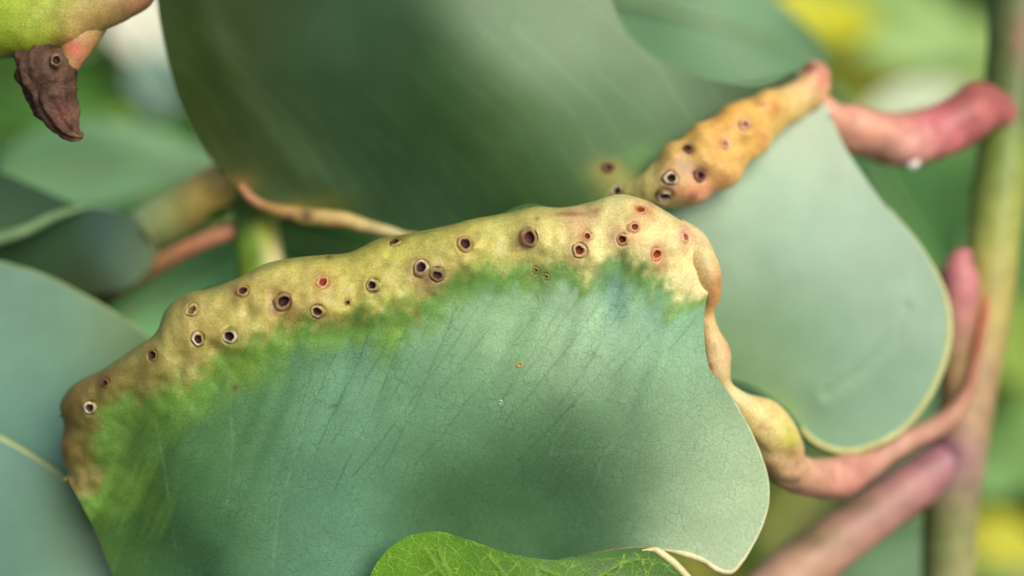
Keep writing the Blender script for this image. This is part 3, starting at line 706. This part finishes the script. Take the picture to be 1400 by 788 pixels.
# ================================================================== woody stem on the right with its fork
stem = root('stem', P(1298, 830, 18), 'olive green upright stem with a pinkish fork and a purple node', 'stem')
def colS(p, u, V):
    c = lin(kreg(p, [(1385, 0, 104, 122, 70), (1360, 100, 98, 118, 62), (1340, 250, 122, 146, 66), (1390, 300, 184, 190, 100), (1345, 400, 166, 168, 88), (1380, 420, 196, 176, 112), (1320, 540, 168, 132, 104), (1350, 560, 190, 168, 120),
                     (1300, 640, 150, 104, 120), (1330, 660, 186, 166, 130), (1275, 720, 96, 122, 56), (1310, 740, 140, 158, 96), (1335, 760, 190, 168, 128)], 40))
    c *= (1 + 0.1 * fbm(p / 60.0, 5, 2))[:, None]
    return spots(c, p, [(1290, 622, 34, 26, (150, 84, 122), 0.8), (1395, 50, 16, 40, (150, 84, 80), 0.6), (1340, 430, 18, 40, (184, 120, 84), 0.5)])
tube('main_axis', [(1398, -260, 22, 36), (1391, -60, 20, 37), (1381, 120, 19, 36), (1364, 270, 18, 36), (1346, 430, 17.4, 36), (1322, 550, 17, 38), (1305, 640, 17, 40), (1298, 720, 17.4, 37), (1296, 830, 18, 36), (1290, 1050, 20, 37), (1280, 1400, 24, 38)],
     colS, M_STEM, stem, nl=120, na=28, lump=0.05, lump_px=80, seed=2)
def colF(p, u, V):
    c = ramp([(0, (160, 104, 124)), (0.2, (190, 138, 132)), (0.5, (196, 156, 132)), (1, (206, 170, 150))], u)
    return spots(c, p, [(1170, 690, 60, 14, (124, 112, 70), 0.6), (1100, 735, 60, 16, (118, 116, 66), 0.7)])
tube('side_branch', [(1322, 606, 17.6, 22), (1308, 618, 17, 31), (1285, 636, 16.6, 34), (1250, 662, 16.2, 35), (1200, 698, 15.6, 36), (1140, 742, 15, 38), (1080, 790, 14.4, 41), (1010, 856, 13.8, 43), (900, 960, 13, 40)], colF, M_STEM, stem, nl=80, na=24, lump=0.05, lump_px=60, seed=4, label='pinkish side branch')
tube('bud', [(1312, 580, 17, 16), (1306, 530, 16.4, 20), (1304, 480, 16, 24), (1308, 430, 15.6, 26), (1312, 395, 15.4, 27), (1312, 368, 15.2, 22), (1316, 352, 15.2, 14), (1324, 344, 15.4, 6)], lambda p, u, V: ramp([(0, (150, 116, 84)), (0.4, (160, 136, 96)), (0.62, (196, 140, 128)), (0.75, (216, 142, 142)), (1, (200, 122, 126))], u), M_STEM, stem, nl=44, na=20, lump=0.12, lump_px=40, label='dull pink bud')

# ================================================================== fresh green leaf at the foot
fresh = root('fresh_leaf', P(700, 1010, 2), 'bright green veiny young leaf overlapping the lower rim of the galled leaf', 'leaf')
TF = [(498, 812), (512, 775), (538, 745), (565, 731), (598, 727), (640, 738), (700, 758), (760, 766), (830, 762), (880, 753), (896, 752), (908, 760), (925, 774), (950, 802)]
EF = [(500, 830), (560, 930), (650, 985), (700, 1000), (760, 985), (870, 920), (952, 815)]
dF = [(520, 780, -2.0), (590, 730, -1.8), (590, 800, -3.0), (700, 770, -2.4), (720, 850, -3.2), (830, 765, -0.8), (830, 840, -2.4), (900, 755, 0.2), (940, 790, -0.2), (700, 1000, -1)]
fveins = [[(660, 850), (600, 780), (580, 748)], [(620, 800), (598, 752)], [(560, 800), (610, 770)], [(760, 860), (700, 800), (668, 760)], [(680, 800), (706, 772)], [(840, 850), (800, 800), (740, 778)], [(800, 800), (850, 770), (872, 764)], [(850, 790), (905, 792)], [(500, 900), (700, 860), (900, 830)]]
def colFr(p, V):
    c = lin(kreg(p, [(560, 750, 94, 146, 16), (640, 760, 84, 136, 12), (720, 790, 72, 124, 14), (850, 775, 58, 108, 18), (900, 770, 60, 110, 28)], 50))
    c *= (1 + 0.15 * fbm(p / 18.0, 15, 3))[:, None]
    d = np.min([seg_dist(p, v) for v in fveins], 0)
    w = (np.exp(-(d / 1.5)**2) * 0.55 * (0.7 + 0.3 * vnoise(p / 9.0, 4)))[:, None]
    return c * (1 - w) + lin((156, 184, 78)) * w
def reliefF(p):
    d = np.min([seg_dist(p, v) for v in fveins], 0)
    return -0.05 * np.exp(-(d / 2.5)**2)
oF, pF, VF, NF, _, _ = simple_leaf_part('lamina', TF, EF, 220, 100, dF, colFr, M_FRESH, fresh, 0.35, sig=60, fn=reliefF)
ef = VF.reshape(220, 100, 3)[:, 0]; efp = to_pix(ef)
selF = [i for i in range(0, 220, 4) if efp[i, 0] > 872]
margin([(efp[i, 0], efp[i, 1], ef[i, 1] * 1e3 + 0.1) for i in selF], [1.5 + 4 * sstep(880, 905, efp[i, 0]) for i in selF], (222, 214, 160), fresh, nl=40, lump=0.15, lump_px=15)

# ================================================================== galled shoot with a withered tip, upper left
shoot = root('galled_shoot', P(-160, 60, 3), 'yellow green swollen shoot with a shrivelled brown dead tip hanging below', 'shoot')
def colG(p, u, V):
    c = lin(kreg(p, [(10, 40, 150, 176, 48), (60, 50, 158, 178, 52), (40, 15, 172, 190, 70), (90, 30, 168, 172, 78), (130, 25, 176, 164, 92), (180, 15, 178, 150, 104), (200, 5, 168, 110, 84), (110, 55, 200, 130, 108), (30, 75, 150, 160, 60)], 24))
    c *= (1 + 0.12 * fbm(p / 24.0, 6, 3))[:, None]
    return spots(c, p, [(100, 66, 16, 14, (206, 96, 88), 0.8), (88, 90, 9, 16, (198, 176, 110), 0.6), (60, 72, 30, 8, (168, 150, 70), 0.6), (120, 20, 40, 10, (196, 150, 96), 0.4)])
tube('swollen_axis', [(-160, 60, 3, 44), (-80, 48, 2.4, 44), (0, 36, 1.8, 45), (50, 30, 1.5, 44), (90, 22, 1.4, 40), (130, 8, 1.5, 38), (165, -6, 1.8, 34), (196, -16, 2.2, 24), (212, -26, 2.6, 10)], colG, M_GALL, shoot, nl=130, na=40, lump=0.1, lump_px=40, seed=31,
     bumps=[(95, 52, 18, 8), (40, 60, 26, 6)])
tube('spur', [(124, 0, 2.6, 40), (112, 34, 1.9, 34), (104, 62, 1.2, 24), (98, 88, 0.8, 13), (94, 113, 0.7, 3)], colG, M_GALL, shoot, nl=40, na=20, lump=0.1, lump_px=20, label='pink spur')
def colD(p, u, V):
    c = lin((88, 66, 52)) * (1 + 0.9 * fbm(np.stack([p[:, 0] / 7.0, p[:, 1] / 26.0], -1), 3, 3))[:, None]
    return spots(c, p, [(85, 155, 16, 24, (112, 62, 56), 0.6), (60, 100, 14, 10, (96, 78, 58), 0.5), (105, 184, 10, 6, (124, 88, 56), 0.6), (76, 82, 13, 12, (132, 106, 76), 0.7)])
dead = tube('withered_tip', [(60, 60, 1.0, 20), (59, 76, 0.7, 32), (60, 96, 0.5, 34), (65, 118, 0.5, 31), (73, 140, 0.6, 29), (84, 160, 0.7, 24), (95, 176, 0.8, 17), (105, 184, 0.9, 10), (114, 186, 1.0, 4)], colD, M_DRY, shoot, nl=90, na=48, lump=0.26, lump_px=14, seed=17,
            wrinkle=0.34, flat=0.7, label='shrivelled dark brown dead tip')
hp = P(77, 82, -0.95)
exit_hole('exit_hole', hp, np.array([0.1, -1, 0.1]), 9, (110, 86, 62), (140, 116, 86), (60, 40, 30), dead, 190, rimh=1.4)
tube('stub', [(-60, 30, 3, 22), (-20, 10, 3, 16), (5, -2, 3, 13), (22, -12, 3.4, 8)], (190, 140, 112), M_GALL, shoot, nl=24, na=16, label='dull pink stub')

# ================================================================== leaves and twigs on the left, out of focus
g1 = root('leaf', P(-60, 500, 12), 'pale blue green leaf with a plain thin rim behind the tip of the galled leaf', 'leaf')
simple_leaf_part('lamina', [(-60, 350), (0, 360), (60, 378), (120, 408), (170, 438), (202, 463)], [(-60, 700), (0, 690), (60, 690), (130, 660), (190, 560), (208, 474)], 60, 30,
                 [(0, 370, 12), (0, 500, 8.5), (100, 480, 8.5), (200, 465, 10.5), (100, 620, 8), (0, 640, 8), (-60, 420, 11)],
                 lambda p, V: lin(kreg(p, [(30, 400, 118, 154, 134), (120, 450, 114, 150, 120), (60, 500, 110, 150, 132), (100, 600, 92, 134, 118), (190, 465, 120, 140, 90)], 60)) * (1 + 0.06 * fbm(p / 40, 3, 2))[:, None], M_LEAFB, g1)
margin([(-60, 350, 12.2), (0, 360, 11.9), (60, 378, 11.3), (120, 408, 10.8), (170, 438, 10.6), (202, 463, 10.6)], 3.0, (136, 160, 104), g1, nl=40)
g2 = root('leaf', P(-60, 860, 8), 'blue green leaf with a cream rim below the plain rimmed leaf', 'leaf')
simple_leaf_part('lamina', [(-70, 570), (0, 602), (45, 627), (90, 660), (122, 694), (142, 735), (158, 775), (166, 830)], [(-70, 980), (0, 960), (60, 940), (100, 920), (130, 900), (160, 870)], 60, 40,
                 [(0, 610, 8.0), (90, 660, 8.0), (140, 730, 8.2), (60, 750, 6.5), (0, 800, 6.0), (150, 800, 7.5), (0, 700, 6.4)],
                 lambda p, V: spots(lin(kreg(p, [(30, 660, 112, 150, 134), (60, 740, 100, 142, 122), (130, 760, 150, 180, 156), (0, 760, 96, 136, 116), (120, 700, 120, 150, 100)], 45)), p, [(142, 736, 12, 16, (190, 156, 82), 0.7), (122, 705, 14, 18, (86, 118, 52), 0.6)]), M_LEAFB, g2)
margin([(-70, 570, 8.0), (0, 602, 7.8), (45, 627, 7.8), (90, 660, 7.9), (122, 694, 8.0), (142, 735, 8.1)], [7, 7, 6, 6, 4, 2], (164, 176, 120), g2, nl=40)

roll = root('rolled_leaf', P(-60, 320, 19), 'dark green leaf curled over with a pale green rim', 'leaf')
simple_leaf_part('lamina', [(-80, 215), (-20, 228), (30, 248), (80, 270), (112, 284)], [(-80, 340), (-20, 332), (30, 318), (80, 296), (114, 285)], 40, 20, [(0, 240, 19), (0, 320, 15), (100, 284, 16), (-60, 280, 17)],
                 lambda p, V: lin(kreg(p, [(0, 240, 66, 96, 72), (50, 280, 60, 92, 64), (0, 310, 78, 112, 76)], 40)), M_LEAFB, roll, label='upper face of the curled blade')
simple_leaf_part('lamina', [(-80, 338), (-20, 330), (30, 317), (80, 293), (120, 284), (160, 288), (190, 302), (208, 326), (212, 345)], [(-80, 420), (-20, 410), (40, 408), (90, 404), (130, 402), (160, 398), (185, 388), (202, 370), (211, 350)], 60, 30,
                 [(0, 330, 15.2), (0, 390, 20), (100, 290, 15.5), (110, 340, 17), (100, 390, 21), (180, 310, 16), (205, 340, 18), (170, 345, 15.2), (180, 385, 19)],
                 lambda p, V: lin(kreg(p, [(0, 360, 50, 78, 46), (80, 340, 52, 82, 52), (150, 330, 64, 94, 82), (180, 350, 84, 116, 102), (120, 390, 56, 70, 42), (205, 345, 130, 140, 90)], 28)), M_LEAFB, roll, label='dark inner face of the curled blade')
margin([(-80, 338, 14.8), (-20, 331, 14.8), (30, 317, 15.0), (80, 294, 15.3), (115, 284, 15.4)], [9, 9, 8, 6, 2], (136, 170, 118), roll, nl=30)
margin([(196, 306, 16.2), (208, 326, 16.8), (212, 347, 17.8), (203, 370, 18.4), (186, 388, 19)], 3, (150, 160, 108), roll, nl=24)

twig = root('twig', P(372, 640, 16), 'short thick green twig with a pale right flank below the large dark leaf', 'twig')
tube('axis', [(345, 215, 17, 26), (347, 270, 15.4, 29), (352, 320, 14.4, 31), (358, 380, 14.2, 34), (366, 470, 14.4, 36), (372, 640, 15, 36)],
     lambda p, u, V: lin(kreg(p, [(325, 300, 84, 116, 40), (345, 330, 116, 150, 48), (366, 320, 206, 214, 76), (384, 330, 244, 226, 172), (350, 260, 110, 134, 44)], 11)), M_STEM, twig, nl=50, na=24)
pet = root('red_petiole', P(330, 312, 15), 'thin reddish brown leaf stalk meeting the short green twig', 'leaf stalk')
tube('stalk', [(330, 312, 15, 11), (300, 322, 15.2, 12), (262, 338, 16.4, 12), (225, 358, 18.5, 13), (190, 380, 21, 13), (150, 404, 23, 12)], lambda p, u, V: ramp([(0, (236, 168, 128)), (0.4, (236, 160, 118)), (0.7, (226, 176, 122)), (1, (150, 140, 84))], u), M_STEM, pet, nl=30, na=14)
tube('stalk_base', [(342, 305, 14.8, 16), (330, 312, 15, 15), (318, 317, 15.2, 12)], (190, 124, 84), M_STEM, pet, nl=14, na=14)
gb = root('galled_rib', P(352, 226, 16), 'yellow swollen rib fading to pale green between twig and curled leaf', 'leaf rib')
tube('swelling', [(352, 226, 16, 20), (325, 244, 15.4, 30), (292, 262, 16.4, 34), (250, 288, 18.4, 34), (205, 312, 20.5, 32), (160, 340, 24, 26)], lambda p, u, V: ramp([(0, (244, 206, 120)), (0.3, (240, 208, 112)), (0.5, (206, 208, 124)), (0.75, (180, 212, 150)), (1, (170, 204, 148))], u), M_GALL, gb, nl=50, na=20, lump=0.08, lump_px=60)
tube('fold', [(330, 268, 15, 8), (300, 286, 15.6, 11), (270, 296, 17, 8)], (86, 130, 40), M_GALL, gb, nl=20, na=12)

# ================================================================== leaves of the shrub behind, far out of focus
def ovate(L, Wd, fold, curl, nu=18, nv=9, seed=0):
    """leaf blade in its own frame: x along, z across, y towards the back; metres"""
    t = np.linspace(0, 1, nu); s_ = np.linspace(-1, 1, nv)
    half = 0.5 * Wd * (np.sin(np.pi * t**0.8)**0.75) * (1 - 0.25 * t) + 0.02 * Wd
    X = (t[:, None] - 0.5) * L + 0 * s_
    Z = half[:, None] * s_[None] + 0.06 * Wd * np.sin(2.2 * t + seed)[:, None]
    Y = -fold * np.abs(s_)[None] * half[:, None] + curl * L * ((t - 0.5)**2)[:, None] + 0.03 * L * np.sin(5 * t[:, None] + 2 * s_[None] + seed)
    return np.stack([X, Y, Z], -1)

def rotm(ang, yaw, tilt):
    return np.array((Matrix.Rotation(ang, 3, 'Y') @ Matrix.Rotation(yaw, 3, 'Z') @ Matrix.Rotation(tilt, 3, 'X')))

def far_leaf(px, py, mm, Lpx, Wpx, ang, c, label, yaw=0.2, tilt=0.2, fold=0.25, curl=0.25, seed=0, midc=None):
    k = PXM * (D + mm * 1e-3) / D
    G = ovate(Lpx * k, Wpx * k, fold, curl, 18, 9, seed)
    R_ = rotm(math.radians(ang), yaw, tilt)
    ctr = P(px, py, mm)
    V = G.reshape(-1, 3) @ R_.T + ctr
    F, N = oriented(V, grid_faces(18, 9))
    nrm = np.array([1 + 0.12 * fbm(V * 150, seed, 2)]).T
    cols = lin(c)[None] * nrm * 1.4
    base = G[0, 4] @ R_.T + ctr
    stalk_end = (G[0, 4] + np.array([-0.28 * Lpx * k, 0.06 * Lpx * k, 0])) @ R_.T + ctr
    r = root('leaf', stalk_end, label, 'leaf')
    shell('lamina', V, F, N, cols, M_BACK, r, 0.3)
    mc = lin(midc if midc else np.array(c) * 0.7 + np.array((178, 182, 120)) * 0.3)
    def rod(name, pts, rad):
        pts = np.asarray(pts); n = len(pts); na = 6
        tg = np.gradient(pts, axis=0); tg /= np.linalg.norm(tg, axis=1)[:, None]
        sd_ = np.cross(tg, R_ @ np.array([0, 1.0, 0])); sd_ /= np.linalg.norm(sd_, axis=1)[:, None]; up = np.cross(sd_, tg)
        a = np.linspace(0, 2 * np.pi, na, endpoint=False)
        VV = pts[:, None] + rad[:, None, None] * (np.cos(a)[None, :, None] * sd_[:, None] + np.sin(a)[None, :, None] * up[:, None])
        i = np.arange(n - 1)[:, None] * na; j = np.arange(na)[None]; j2 = (j + 1) % na
        FF = np.stack([(i + j).ravel(), (i + j2).ravel(), (i + na + j2).ravel(), (i + na + j).ravel()], -1)
        VV = VV.reshape(-1, 3)
        link(name, VV, close_tube(VV, FF, None, na), np.tile(mc, (len(VV), 1)), M_STEM, r)
    mid = G[:, 4] @ R_.T + ctr
    rod('midrib', mid, np.linspace(0.0005, 0.00015, 18))
    tt = np.linspace(0, 1, 6)[:, None]
    rod('petiole', stalk_end + (base - stalk_end) * tt + 0.04 * Lpx * k * np.sin(np.pi * tt) * np.array([0, 0, 1.0]), np.linspace(0.0008, 0.0005, 6))
    return r

FAR = [
 (150, 232, 46, 330, 130, -8, (120, 162, 118), 'broad pale green leaf above the curled dark leaf', dict(yaw=0.1, tilt=-0.2)),
 (236, 222, 58, 130, 105, 35, (92, 150, 30), 'small vivid green leaf beside the left rim of the dark leaf', dict(yaw=0.3)),
 (70, 130, 75, 260, 150, 20, (100, 152, 70), 'mid green leaf behind the shrivelled dead tip', dict(tilt=0.4)),
 (205, 42, 95, 150, 110, 60, (222, 230, 206), 'whitish leaf right of the swollen shoot', dict(tilt=-0.5)),
 (222, 120, 88, 110, 80, 80, (136, 168, 156), 'small grey green leaf along the left rim of the dark leaf', dict()),
 (255, 385, 24, 230, 150, -28, (140, 194, 138), 'pale green leaf below the reddish leaf stalk', dict(tilt=-0.1, yaw=0.1)),
 (165, 420, 34, 220, 70, 32, (74, 116, 44), 'narrow deep green leaf under the curled dark leaf', dict(tilt=0.5)),
 (455, 345, 36, 220, 130, 10, (84, 130, 74), 'dull green leaf showing under the cream coloured rib', dict()),
 (985, 30, 36, 330, 200, 12, (112, 152, 112), 'broad blue green leaf above the concave rim of the dark leaf', dict(tilt=-0.15, yaw=0.1, fold=0.05)),
 (880, 30, 50, 150, 80, 62, (126, 160, 62), 'olive green leaf tucked behind the concave rim of the dark leaf', dict()),
 (1115, 22, 95, 200, 100, 5, (190, 190, 40), 'bright yellow leaf above the dark red end of the orange swelling', dict(tilt=-0.4)),
 (1195, 105, 110, 190, 130, -20, (186, 186, 64), 'dull yellow leaf above the pink stalk', dict(tilt=-0.3)),
 (1252, 142, 74, 180, 66, -24, (196, 208, 180), 'whitish leaf lying just above the thick pink stalk', dict(tilt=-0.6)),
 (1250, 45, 100, 260, 120, 8, (150, 184, 112), 'light green leaf left of the upright stem top', dict(tilt=-0.2)),
 (1325, 95, 105, 130, 160, 75, (164, 192, 110), 'light yellow green leaf touching the upright stem top', dict(tilt=-0.2)),
 (1245, 285, 42, 250, 170, 55, (96, 148, 88), 'green leaf under the thick pink stalk', dict(tilt=0.1)),
 (1285, 330, 60, 100, 70, 30, (168, 196, 132), 'small pale leaf above the dull pink bud', dict(tilt=-0.3)),
 (1305, 490, 30, 160, 70, 80, (150, 122, 92), 'brownish leaf between the pale leaf rim and the upright stem', dict()),
 (1392, 480, 80, 160, 110, 60, (142, 172, 76), 'yellow green leaf right of the upright stem', dict(tilt=-0.2)),
 (1385, 620, 70, 170, 120, -20, (116, 158, 90), 'mid green leaf right of the purple node', dict()),
 (1385, 745, 90, 150, 80, 10, (184, 184, 50), 'bright yellow leaf right of the upright stem foot', dict(tilt=-0.3)),
 (1190, 770, 60, 250, 130, -30, (92, 128, 92), 'dark green leaf between pinkish side branch and upright stem', dict()),
 (1215, 665, 44, 130, 60, -40, (72, 112, 70), 'deep green leaf above the pinkish side branch', dict()),
 (1090, 700, 50, 170, 110, -60, (140, 150, 76), 'olive leaf between the galled leaf rim and the side branch', dict()),
 (985, 780, 55, 130, 70, 20, (174, 176, 70), 'yellowish leaf under the pointed corner of the galled leaf', dict()),
 (40, 20, 60, 200, 120, 30, (110, 150, 90), 'green leaf behind the swollen shoot', dict()),
 (1390, 340, 85, 150, 110, 80, (108, 152, 92), 'green leaf right of the upright stem near the bud', dict()),
]
for i, (px, py, mm, L_, W_, an, c_, lab, kw) in enumerate(FAR):
    far_leaf(px, py, mm, L_, W_, an, c_, lab, seed=i + 1, **kw)

# the mass of the shrub further back
rs = np.random.RandomState(11)
VV, FF, CC = [], [], []
off = 0
pal = [(112, 156, 92), (92, 140, 78), (140, 176, 104), (120, 160, 120), (156, 178, 84), (84, 124, 74), (150, 178, 140)]
for i in range(900):
    mm = rs.uniform(125, 330); k = (D + mm * 1e-3) / D
    px = 700 + rs.uniform(-1500, 1500) ; py = 394 + rs.uniform(-1100, 1100)
    G = ovate(rs.uniform(0.03, 0.055), rs.uniform(0.02, 0.034), rs.uniform(0.05, 0.4), rs.uniform(-0.1, 0.3), 10, 7, i).reshape(-1, 3)
    V = G @ rotm(rs.uniform(0, 6.28), rs.uniform(-0.6, 0.6), rs.uniform(-0.9, 0.5)).T + P(px, py, mm)
    VV.append(V); FF.append(grid_faces(10, 7) + off); off += len(V)
    CC.append(np.tile(lin(pal[rs.randint(len(pal))]) * rs.uniform(1.0, 1.5), (len(V), 1)))
mass = link('shrub_foliage', np.concatenate(VV), np.concatenate(FF), np.concatenate(CC), M_BACK)
tag(mass, 'soft green mass of shrub leaves far behind everything', 'foliage', kind='stuff')
